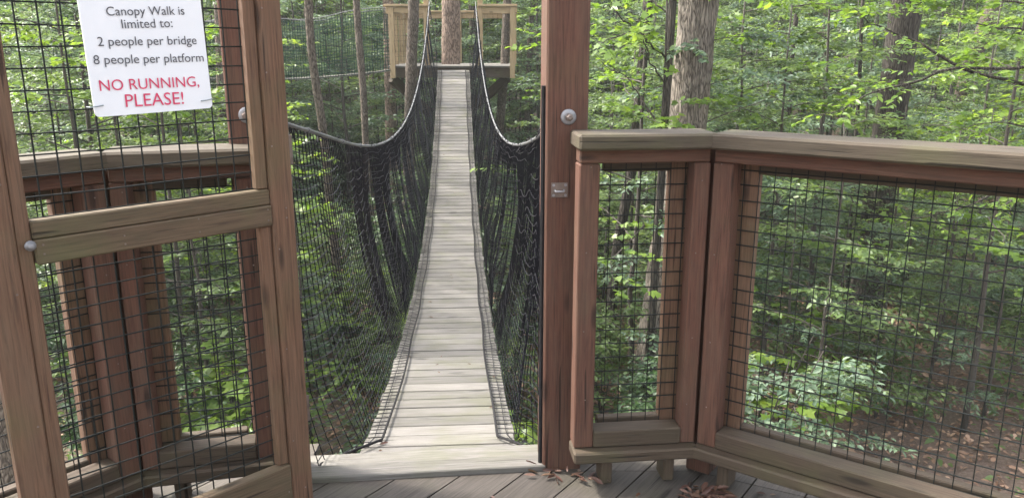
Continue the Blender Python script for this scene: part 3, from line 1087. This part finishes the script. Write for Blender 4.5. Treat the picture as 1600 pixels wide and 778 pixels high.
# low shrubs
proto('shrub_mid', 'shrub', 'oval', seed=11, height=1.5, spread=.75, nb=8, start=.2, size=.07, lmat=Md, bmat=T_, r0=.012, sub=11, twl=.3, stems=4)
proto('shrub_cool', 'shrub', 'oval', seed=12, height=1.9, spread=.8, nb=9, start=.15, size=.062, lmat=Co, bmat=T_, r0=.012, sub=12, twl=.34, stems=4, flat=.5)
proto('shrub_yellow', 'shrub', 'lobed', seed=13, height=1.3, spread=.7, nb=7, start=.3, size=.095, lmat=Yl, bmat=T_, r0=.014, sub=5, twl=.3, stems=3)
proto('shrub_dark', 'shrub', 'oval', seed=14, height=2.2, spread=.9, nb=9, start=.15, size=.085, lmat=Dk, bmat=T_, r0=.013, sub=10, twl=.35, stems=4, flat=.5)
# taller trees with leafy trunks, for the middle distance
proto('tree_mid', 'tree', 'oval', seed=21, height=9.5, spread=2.6, nb=30, start=.18, size=.10, lmat=Md, bmat=BM, r0=.07, sub=20, twl=.8, flat=.5)
proto('tree_cool', 'tree', 'oval', seed=22, height=9.0, spread=2.7, nb=32, start=.12, size=.092, lmat=Co, bmat=BM, r0=.06, sub=20, twl=.8, flat=.6)
proto('tree_yellow', 'tree', 'lobed', seed=23, height=10.0, spread=2.8, nb=26, start=.3, size=.12, lmat=Yl, bmat=BM, r0=.09, sub=17, twl=.8)
proto('tree_pole', 'tree', 'oval', seed=24, height=13.0, spread=2.0, nb=14, start=.62, size=.11, lmat=Md, bmat=BM, r0=.15, sub=9, twl=.8)
# a high canopy crown, carried by the big trunks
cw, cl = sapling(seed=31, height=6.0, spread=3.4, nb=22, start=.1, kind='oval', size=.17, lmat=Md, bmat=BM, r0=.13, sub=12, twl=1.0, flat=.5)
CANOPY = (cw.build('limb', BM, None, True, fix=False), cl.mesh('crown', 'oval', Md))
COL.objects.unlink(CANOPY[0])


def plant(key, x, y, rz, sc, label, group, cat=None, name=None, z=None):
    wm, lm, pn = PROTO[key]
    t = thing(name or pn, label, cat or pn, (x, y, float(gz(x, y)) if z is None else z), group)
    t.rotation_euler = (0, 0, rz)
    t.scale = (sc, sc, sc)
    for me_ in (wm, lm):
        c = bpy.data.objects.new(me_.name, me_)
        COL.objects.link(c)
        c.parent = t
    return t


# trees whose trunks the photo shows: pixels of the trunk, forward distance, width in pixels
def big_tree(label, pxs, Y, wpx, mat, top=9.5, crown=True, n=14, flare=1.25, rough=.03, to_ground=True, group=None):
    pts = [at(x, y, Y) for x, y in pxs]
    pts.sort(key=lambda p: -p.z)
    r = wpx * Y / FPX / 2
    d = (pts[0] - pts[-1]); d /= d.z
    if top > pts[0].z:
        pts.insert(0, Vector((pts[0].x + d.x * (top - pts[0].z) * .6, pts[0].y, top)))
    if to_ground:
        z_ = float(gz(pts[-1].x, pts[-1].y)) - .15
        if pts[-1].z > z_ + .1:
            pts.append(Vector((pts[-1].x - d.x * (pts[-1].z - z_) * .7, pts[-1].y, z_)))
    pts = pts[::-1]
    # resample
    L = [0]
    for a, c in zip(pts, pts[1:]):
        L.append(L[-1] + (c - a).length)
    rng = np.random.default_rng(int(abs(pts[0].x * 100)) + 3)
    m_ = max(10, int(L[-1] / .16))
    P, R = [], []
    for k_ in range(m_ + 1):
        s_ = L[-1] * k_ / m_
        i0 = max(i for i in range(len(L)) if L[i] <= s_ + 1e-6)
        i0 = min(i0, len(pts) - 2)
        f = (s_ - L[i0]) / max(1e-6, L[i0 + 1] - L[i0])
        P.append(pts[i0] + (pts[i0 + 1] - pts[i0]) * f)
        R.append(r * (1 + (flare - 1) * math.exp(-s_ / .5)) * (1.06 - .25 * k_ / m_) * (1 + rng.normal(0, rough * .4)))
    P = np.array([tuple(p) for p in P])
    for k_ in range(3):                 # smooth kinks
        P[1:-1] = (P[:-2] + 2 * P[1:-1] + P[2:]) / 4
    base = P[0]
    t = thing('tree', label, 'tree', tuple(base), group)
    tb = MB()
    tb.tube(P, R, n)
    V = np.array(tb.v)
    ax_ = np.repeat(P, n, axis=0)
    rad = V - ax_
    V = ax_ + rad * (1 + rng.normal(0, rough, (len(V), 1)))
    tb.v = [tuple(v) for v in V]
    tr_ = tb.build('trunk', mat, t, True)
    if crown == 2:
        top_p = P[-1]
        for me_ in (CANOPY[0].data, CANOPY[1]):
            c = bpy.data.objects.new(me_.name, me_)
            COL.objects.link(c)
            c.parent = t
            c.location = Vector(top_p) - Vector(base) - Vector((0, 0, 1.6))
            c.rotation_euler = (0, 0, rng.uniform(0, 6.28))
    return t, P


GT_ = None
big_tree('large grey furrowed trunk rising behind the corner of the right railing', [(1092, 0), (1073, 205), (1042, 420), (1018, 612)], 9.0, 60, M['bark'], n=22, rough=.035)
big_tree('thin dark trunk growing against the left side of the large grey trunk', [(1050, 20), (1038, 205), (1024, 420), (1010, 612)], 8.6, 13, M['bark_dark'], top=6, crown=False)
big_tree('dark trunk with a pale streaked side above the long right railing', [(1420, -20), (1404, 100), (1384, 230)], 11.0, 46, M['bark_dark'], n=18)
big_tree('reddish trunk standing through the middle of the far platform', [(705, -10), (704.5, 97), (703, 200)], 17.4, 29, M['bark_red'], n=18)
big_tree('mossy pale trunk just in front of the left corner of the far platform', [(647, -10), (643, 100), (640, 190)], 14.6, 17.5, M['bark_mid'])
big_tree('reddish straight trunk close behind the left edge of the far platform', [(606, -10), (609, 100), (611, 215)], 19.5, 17, M['bark_red'])
big_tree('slim grey trunk bending left behind the distant green net', [(556, -10), (562, 80), (567, 130), (571, 215)], 14.0, 11, M['bark_mid'], top=7)
big_tree('slim crooked brown trunk left of the slim grey one, above the left net', [(481, -10), (486, 80), (495, 140), (506, 210)], 11.5, 13, M['bark_mid'], top=7)
big_tree('brown trunk below the right end of the far platform', [(792, 20), (788, 115), (780, 205)], 18.0, 14, M['bark_mid'], top=8)
big_tree('pale slender trunk seen right of the far platform beside the right post', [(833, -5), (828, 60), (826, 130)], 24.0, 9, M['bark_mid'], top=8)
big_tree('slender leaning trunk behind the long right railing, left of the dark streaked trunk', [(1246, 10), (1236, 100), (1232, 190)], 15.0, 8, M['bark_dark'], top=6, crown=False)
big_tree('very thin straight sapling trunk just left of the dark streaked trunk', [(1346, 30), (1343, 130), (1337, 225)], 11.0, 6, M['bark_dark'], top=5, crown=False)
big_tree('brown tilted trunk half hidden in leaves right of the dark streaked trunk', [(1560, -10), (1513, 110), (1490, 215)], 17.0, 24, M['bark_mid'])
big_tree('dark trunk seen low through the short right wire panel', [(990, 250), (962, 400), (945, 600)], 10.5, 17, M['bark_dark'], top=3.4, crown=False)
big_tree('thick brown trunk low in the far left corner beyond the railing', [(-40, 300), (-2, 470), (14, 640)], 6.2, 60, M['bark_mid'], top=9)
big_tree('grey trunk behind the upper mesh of the gate, right of the sign', [(342, -10), (345, 80), (348, 200)], 16, 16, M['bark_mid'])

def branch_tree(label, trunk, Y, r0, branches, lmat, kind, size, seed, base_z=None):
    """a sapling whose single branches can be told apart: trunk and branch paths in pixels at their forward distances"""
    rng = np.random.default_rng(seed)
    P = [at(x, y, Y) for x, y in trunk]
    base = Vector((P[-1].x, P[-1].y, float(gz(P[-1].x, P[-1].y))))
    P.append(base - UP * .1)
    t = thing('tree', label, 'tree', tuple(base))
    tb = MB()
    P = P[::-1]
    tb.tube(P, np.linspace(r0, r0 * .4, len(P)), 8)
    tb.build('trunk', M['bark_dark'], t, True)
    lv = Leaves()
    for path, dY, rb in branches:
        q = [np.array(at(x, y, Y + d_)) for (x, y), d_ in zip(path, np.linspace(0, dY, len(path)))]
        # resample with a wobble
        m_ = 16
        f = np.linspace(0, len(q) - 1, m_)
        pts_ = np.array([q[min(int(a), len(q) - 2)] * (1 - (a - min(int(a), len(q) - 2))) + q[min(int(a), len(q) - 2) + 1] * (a - min(int(a), len(q) - 2)) for a in f])
        pts_[1:-1] = (pts_[:-2] + 2 * pts_[1:-1] + pts_[2:]) / 4
        pts_[1:] += rng.normal(0, .008, (m_ - 1, 3))
        bm_ = MB()
        bm_.tube(pts_, np.linspace(rb, .003, m_), 6)
        L = np.linalg.norm(np.diff(pts_, axis=0), axis=1).sum()
        dirb = (pts_[-1] - pts_[0]) / L
        sidev = np.cross([0, 0, 1.0], dirb); sidev /= np.linalg.norm(sidev)
        k_ = 0
        for u in np.arange(.12, 1.0, .12 / L):
            i0 = min(int(u * (m_ - 1)), m_ - 2)
            a = pts_[i0] + (pts_[i0 + 1] - pts_[i0]) * (u * (m_ - 1) - i0)
            sg = 1 if k_ % 2 else -1
            k_ += 1
            tl = rng.uniform(.2, .5)
            c = a + (dirb * rng.uniform(.2, .9) + sidev * sg * rng.uniform(.4, 1) + np.array([0, 0, rng.uniform(-.35, .25)])) * tl
            bm_.tube([a, (a + c) / 2 + rng.normal(0, .01, 3), c], [.003, .0022, .0012], 4, False)
            twig_leaves(lv, rng, a + (c - a) * .25, c, size, 1.0, .4)
        bm_.build('branch', M['bark_dark'], t, True, fix=False)
    o_ = bpy.data.objects.new('foliage', lv.mesh('foliage', kind, lmat))
    o_.data.transform(Matrix.Translation(-base))
    COL.objects.link(o_)
    o_.parent = t
    return t


branch_tree('tree at the right edge whose long dark leafy branches cross the view above the railing', [(1720, -80), (1690, 160), (1680, 420)], 7.4, .06,
            [([(1712, 140), (1600, 132), (1500, 108), (1440, 70), (1375, 44), (1335, 14)], -.5, .022), ([(1700, 90), (1590, 108), (1490, 104), (1420, 130), (1350, 150), (1300, 178)], -.9, .02),
             ([(1712, 30), (1620, 10), (1540, -5), (1440, -12)], .4, .018), ([(1700, 60), (1640, 50), (1560, 45), (1500, 30)], -.3, .015), ([(1690, 200), (1640, 205), (1560, 190), (1500, 200)], .6, .015), ([(1690, 300), (1640, 290), (1560, 300), (1490, 330), (1400, 350)], -.6, .014)], M['leaf_yellow'], 'oval', .07, 3)
branch_tree('leafy sapling with dark twigs spreading left of the large grey trunk', [(1044, -60), (1040, 90), (1034, 205), (1022, 420)], 8.3, .022,
            [([(1040, 90), (1010, 65), (975, 30), (945, 5)], -.6, .012), ([(1038, 130), (1018, 100), (1004, 60), (1000, 20)], -.3, .010), ([(1036, 60), (1000, 45), (960, 60), (930, 70)], -1.0, .011), ([(1030, 200), (1005, 160), (980, 120), (940, 100)], .5, .012), ([(1042, 20), (1010, -5), (960, -10)], .3, .010), ([(1040, 0), (1085, -30), (1150, -12), (1200, 5)], -.8, .010)], M['leaf_yellow'], 'lobed', .085, 4)

# scatter: saplings, shrubs, middle-distance trees
placed = []


def free(x, y, r, tall):
    if y < 4.4 and abs(x) < 3.4: return False
    if tall and y < 18.5 and -.31 < x / y < .035: return False
    if y < 8.6 and .28 < x / y: return False
    if tall and y < 12.2 and .41 < x / y < .53: return False
    dx = abs(x - bx(y))
    if 2 < y < 20 and dx < (r + .75 if tall else .0): return False
    if 15 < y < 20.5 and PX0 - r - 8 < x < PX1 + r + .2 and tall and y > 15.3 and y < 19.6 and (x > PX0 - r): return False
    for (a, c, rr) in placed:
        if (a - x) ** 2 + (c - y) ** 2 < (rr * .5 + r * .5) ** 2 * .5: return False
    return True


LAB = {
    'sap_yellow': 'yellow-green sapling with star-shaped leaves among the undergrowth', 'sap_yellow2': 'yellow-green spreading sapling with star-shaped leaves',
    'sap_mid': 'mid green leafy sapling in the undergrowth', 'sap_mid2': 'tall mid green leafy sapling in the undergrowth', 'sap_cool': 'grey-green bushy sapling in the undergrowth',
    'sap_cool2': 'grey-green sapling with narrow leaves in the undergrowth', 'shrub_mid': 'low mid green shrub on the forest floor', 'shrub_cool': 'low grey-green shrub on the forest floor',
    'shrub_yellow': 'low yellow-green shrub on the forest floor', 'shrub_dark': 'low dark green shrub on the forest floor', 'tree_mid': 'mid green leafy tree in the wood behind',
    'tree_cool': 'dense grey-green tree in the wood behind', 'tree_yellow': 'yellow-green star-leaved tree in the wood behind', 'tree_pole': 'tall bare-stemmed tree in the wood behind'}


def scatter(keys, n_, ymin, ymax, r, smin, smax, tall, ang=(-.62, .62)):
    c, tries = 0, 0
    while c < n_ and tries < n_ * 40:
        tries += 1
        yy = math.sqrt(random.uniform(ymin ** 2, ymax ** 2))
        a = random.uniform(*ang)
        x, y = yy * math.tan(a), yy
        if not free(x, y, r, tall): continue
        kx = random.choice(keys)
        plant(kx, x, y, random.uniform(0, 6.28), random.uniform(smin, smax), LAB[kx], kx.replace('sap', 'sapling').replace('_', ' ').rstrip('2') + ' growth in the wood')
        placed.append((x, y, r))
        c += 1
    return c


# hand-placed near plants
def near(key, px_, py_, Y, sc, rz, label, h=None):
    p = at(px_, py_, Y)
    z = float(gz(p.x, p.y))
    plant(key, p.x, p.y, rz, sc, label, 'near saplings round the platform')
    placed.append((p.x, p.y, 1.0))


near('sap_yellow2', 1000, 300, 9.4, 1.05, .5, 'yellow-green star-leaved sapling left of the large grey trunk')
near('sap_yellow', 1215, 300, 9.2, 1.05, 2.0, 'yellow-green star-leaved sapling right of the large grey trunk')
near('sap_yellow2', 1560, 300, 8.2, 1.0, 4.1, 'yellow-green spreading sapling at the right edge above the long railing')
near('sap_yellow', 1520, 300, 12.5, 1.1, 1.1, 'yellow-green sapling right of the dark streaked trunk')
near('sap_mid', 1300, 300, 7.4, .85, 3.0, 'mid green sapling seen through the middle of the long wire panel')
near('sap_cool', 1180, 300, 10.5, .8, 1.4, 'grey-green bushy sapling seen through the left of the long wire panel')
near('sap_mid2', 985, 400, 11.5, .75, .2, 'mid green sapling seen through the short right wire panel')
near('sap_yellow', 240, 100, 8.0, 1.0, .9, 'yellow-green star-leaved sapling behind the sign on the gate')
near('sap_yellow2', 100, 100, 8.6, .95, 2.6, 'yellow-green star-leaved sapling behind the left end of the gate')
near('sap_yellow', 452, 160, 8.0, .66, 3.3, 'yellow-green star-leaved sapling above the near end of the left net')
near('shrub_yellow', 340, 560, 7.2, 1.1, .3, 'shrub with sunlight painted into its yellow-green leaves, low behind the lower gate mesh')  # bright leaf colour stands in for a patch of sunlit leaves

for key, px_, Y, sc_, rz, label in (
    ('sap_cool', 1330, 9.4, .62, .4, 'small grey-green sapling behind the long wire panel, left of its middle'),
    ('sap_mid', 1490, 9.0, .62, 2.2, 'small mid green sapling behind the long wire panel, right of its middle'),
    ('sap_cool2', 1590, 8.4, .68, 1.2, 'grey-green narrow-leaved sapling at the right edge behind the long wire panel'),
    ('sap_mid2', 1400, 10.5, .58, 5.2, 'mid green sapling low in the middle of the long wire panel'),
    ('sap_cool', 1250, 8.2, .6, 3.7, 'grey-green sapling low at the left of the long wire panel'),
    ('shrub_cool', 1200, 6.4, 1.1, 3.7, 'grey-green shrub low behind the left end of the long wire panel'),
    ('shrub_mid', 985, 6.3, .9, 3.7, 'mid green shrub low behind the short right wire panel'),
    ('shrub_yellow', 1215, 7.6, 1.2, .7, 'yellow-green shrub behind the left end of the long wire panel'),
    ('shrub_yellow', 300, 6.3, 1.0, .7, 'shrub with sunlight painted into its yellow-green leaves, behind the lower gate mesh, right of the dark railing posts'), ('shrub_yellow', 372, 7.0, 1.1, 2.7, 'shrub with sunlight painted into its yellow-green leaves, just left of the gate hinge stile, low behind the mesh'),  # both added to imitate sunlit leaves by their lighter leaf colour
    ('sap_mid', 30, 6.8, .7, .7, 'mid green sapling at the far left edge behind the gate'),
    ('sap_mid2', 300, 7.8, .62, 1.7, 'mid green sapling behind the right half of the sign')):
    near(key, px_, 300, Y, sc_, rz, label)

print('scatter', scatter(['shrub_mid', 'shrub_cool', 'shrub_yellow', 'shrub_mid', 'shrub_dark'], 110, 5.0, 15, .7, .5, 1.0, False),
      scatter(['shrub_mid', 'shrub_cool', 'shrub_dark', 'shrub_cool'], 110, 13, 26, .8, .7, 1.25, False),
      scatter(['sap_mid', 'sap_cool', 'sap_cool2', 'sap_mid2', 'sap_yellow'], 110, 9.0, 17, 1.05, .7, 1.05, True),
      scatter(['sap_mid2', 'sap_cool', 'sap_cool2', 'sap_yellow2', 'sap_cool', 'sap_mid'], 120, 17, 28, 1.2, .95, 1.4, True),
      scatter(['tree_mid', 'tree_yellow', 'tree_yellow', 'tree_cool', 'tree_pole'], 85, 21, 36, 1.6, .85, 1.15, True),
      scatter(['tree_mid', 'tree_yellow', 'tree_yellow', 'tree_cool'], 90, 35, 55, 1.8, .95, 1.3, True))

# far wood: one mass of leaves
rng = np.random.default_rng(77)
lv = Leaves()
NC = 2600
ang = rng.uniform(-.75, .75, NC)
rad = np.sqrt(rng.uniform(50 ** 2, 85 ** 2, NC))
cx_, cy_ = rad * np.sin(ang), rad * np.cos(ang)
ch_ = rng.uniform(0, 15, NC)
cr_ = rng.uniform(1.0, 2.6, NC)
NL = 46
pp = np.stack([cx_, cy_, gz(cx_, cy_) + ch_], -1)[:, None] + rng.normal(0, .5, (NC, NL, 3)) * cr_[:, None, None]
pp = pp.reshape(-1, 3)
nn = len(pp)
lv.add(pp, rng.normal(0, 1, (nn, 3)) * np.array([1, 1, .4]), rng.normal(0, .5, (nn, 3)) + np.array([0, 0, 1.0]), rng.uniform(.28, .5, nn))
o = bpy.data.objects.new('far_woods', lv.mesh('far_woods', 'oval', M['leaf_mid']))
COL.objects.link(o)
tag(o, 'far wall of hazy green forest foliage closing the view', 'woods', kind='stuff')

# ground cover and litter
lv = Leaves()
n_ = 11000
yy = np.sqrt(rng.uniform(3.0 ** 2, 26 ** 2, n_)); aa = rng.uniform(-.72, .72, n_)
x_, y_ = yy * np.tan(aa), yy
dens = .5 - .22 * ((x_ / y_ > .27) & (y_ < 9.5)) + .5 * np.sin(x_ * .9 + 2.0) * np.cos(y_ * .8) + .45 * (x_ < -.5) + .35 * (y_ > 9.5) + .2 * (np.abs(x_ - 1.2) < 1.1)
keep = rng.uniform(0, 1.0, n_) < dens * .9
x_, y_ = x_[keep], y_[keep]
for k_ in range(9):
    a = rng.uniform(0, 6.28, len(x_)); rr = rng.uniform(.02, .16, len(x_))
    px_, py_ = x_ + np.cos(a) * rr, y_ + np.sin(a) * rr
    hgt = rng.uniform(.06, .34, len(x_))
    lv.add(np.stack([px_, py_, gz(px_, py_) + hgt], -1), np.stack([np.cos(a), np.sin(a), np.full(len(a), -.15)], -1) + rng.normal(0, .3, (len(a), 3)), np.array([0, 0, 1.0]) + rng.normal(0, .3, (len(a), 3)), rng.uniform(.06, .125, len(a)))
o = bpy.data.objects.new('ground_cover', lv.mesh('ground_cover', 'oval', M['leaf_mid']))
COL.objects.link(o)
tag(o, 'low leafy green plants covering the forest floor', 'ground cover', kind='stuff')
lv = Leaves()
n_ = 75000
yy = np.sqrt(rng.uniform(2.5 ** 2, 24 ** 2, n_)); aa = rng.uniform(-.72, .72, n_)
x_, y_ = yy * np.tan(aa), yy
a = rng.uniform(0, 6.28, n_)
lv.add(np.stack([x_, y_, gz(x_, y_) + rng.uniform(.005, .05, n_)], -1), np.stack([np.cos(a), np.sin(a), rng.normal(0, .25, n_)], -1), np.array([0, 0, 1.0]) + rng.normal(0, .45, (n_, 3)), rng.uniform(.045, .10, n_))
o = bpy.data.objects.new('leaf_litter', lv.mesh('leaf_litter', 'oval', M['litter']))
COL.objects.link(o)
tag(o, 'dry brown fallen leaves on the forest floor', 'leaves', kind='stuff')
for k_, (px_, py_, Y, L, r_, az) in enumerate(((1300, 640, 8.0, 1.6, .018, .4), (1500, 600, 9.0, 2.4, .03, -.5), (1420, 700, 7.0, 1.1, .012, 1.0), (560, 420, 11.0, 2.2, .04, .2), (350, 640, 7.5, 1.4, .02, -.3), (1240, 300, 20.0, 3.5, .08, .1))):
    p = at(px_, py_, Y)
    m_ = 9
    xs_ = p.x + np.linspace(-.5, .5, m_) * L * math.cos(az)
    ys_ = p.y + np.linspace(-.5, .5, m_) * L * math.sin(az) + np.cumsum(rng.normal(0, .03, m_))
    bb = MB()
    bb.tube(np.stack([xs_, ys_, gz(xs_, ys_) + r_ + .03], -1), np.linspace(r_, r_ * .4, m_), 7)
    o = bb.build('fallen_branch', M['bark_mid'], None, True)
    tag(o, ['short fallen stick on the bare ground behind the middle of the long wire panel', 'longer fallen branch lying at the right on the litter behind the long wire panel', 'thin twig on the ground just above the bottom rail at the right', 'fallen branch on the ground under the bridge, seen through the left net', 'fallen branch on the ground seen through the lower gate mesh', 'fallen log far back, seen just under the top of the long wire panel'][k_], 'branch', 'fallen branches')
# leaves blown together on the deck
lv = Leaves()
for (x_, y_, z_) in [(rng.uniform(-.9, 1.2), rng.uniform(1.9, 2.5), .004) for _ in range(26)] + [(bx(y) + rng.uniform(-.28, .28), y, bz(y) + .004) for y in rng.uniform(2.8, 13, 30)]:
    a = rng.uniform(0, 6.28, 1)
    lv.add(np.array([[x_, y_, z_]]), np.stack([np.cos(a), np.sin(a), rng.normal(0, .1, 1)], -1), np.array([[0, 0, 1.0]]) + rng.normal(0, .25, (1, 3)), rng.uniform(.02, .045, 1))
for (cx0, cy0, sx0, sy0, n_) in ((.68, 2.475, .042, .026, 75), (.30, 2.60, .05, .03, 10), (.15, 2.60, .03, .02, 9), (.37, 2.46, .05, .03, 3), (.1, 2.66, .02, .02, 6)):
    x_, y_ = rng.normal(cx0, sx0, n_), rng.normal(cy0, sy0, n_)
    a = rng.uniform(0, 6.28, n_)
    hz = .006 + (rng.uniform(0, .045, n_) if n_ > 100 else rng.uniform(0, .012, n_))
    lv.add(np.stack([x_, y_, hz], -1), np.stack([np.cos(a), np.sin(a), rng.normal(0, .3, n_)], -1), np.array([0, 0, 1.0]) + rng.normal(0, .6, (n_, 3)), rng.uniform(.03, .06, n_))
o = bpy.data.objects.new('fallen_leaves', lv.mesh('fallen_leaves', 'long', M['litter_red']))
COL.objects.link(o)
tag(o, 'reddish dry leaves heaped on the deck under the railing corner', 'leaves', kind='stuff')

# ------------------------------------------------------------------ damp woodland air
hz = MB()
hz.box((0, 45, 8), (Vector((1, 0, 0)), Vector((0, 1, 0)), Vector((0, 0, 1))), (260, 220, 70), .01)
mh = bpy.data.materials.new('haze')
mh.use_nodes = True
hn = mh.node_tree.nodes
hn.remove(hn['Principled BSDF'])
pv = hn.new('ShaderNodeVolumePrincipled')
pv.inputs['Color'].default_value = (.9, .95, .92, 1)
pv.inputs['Density'].default_value = .001
mh.node_tree.links.new(pv.outputs[0], hn['Material Output'].inputs['Volume'])
ho = hz.build('haze', mh)
tag(ho, 'pale damp air between the trees', 'haze', kind='stuff')
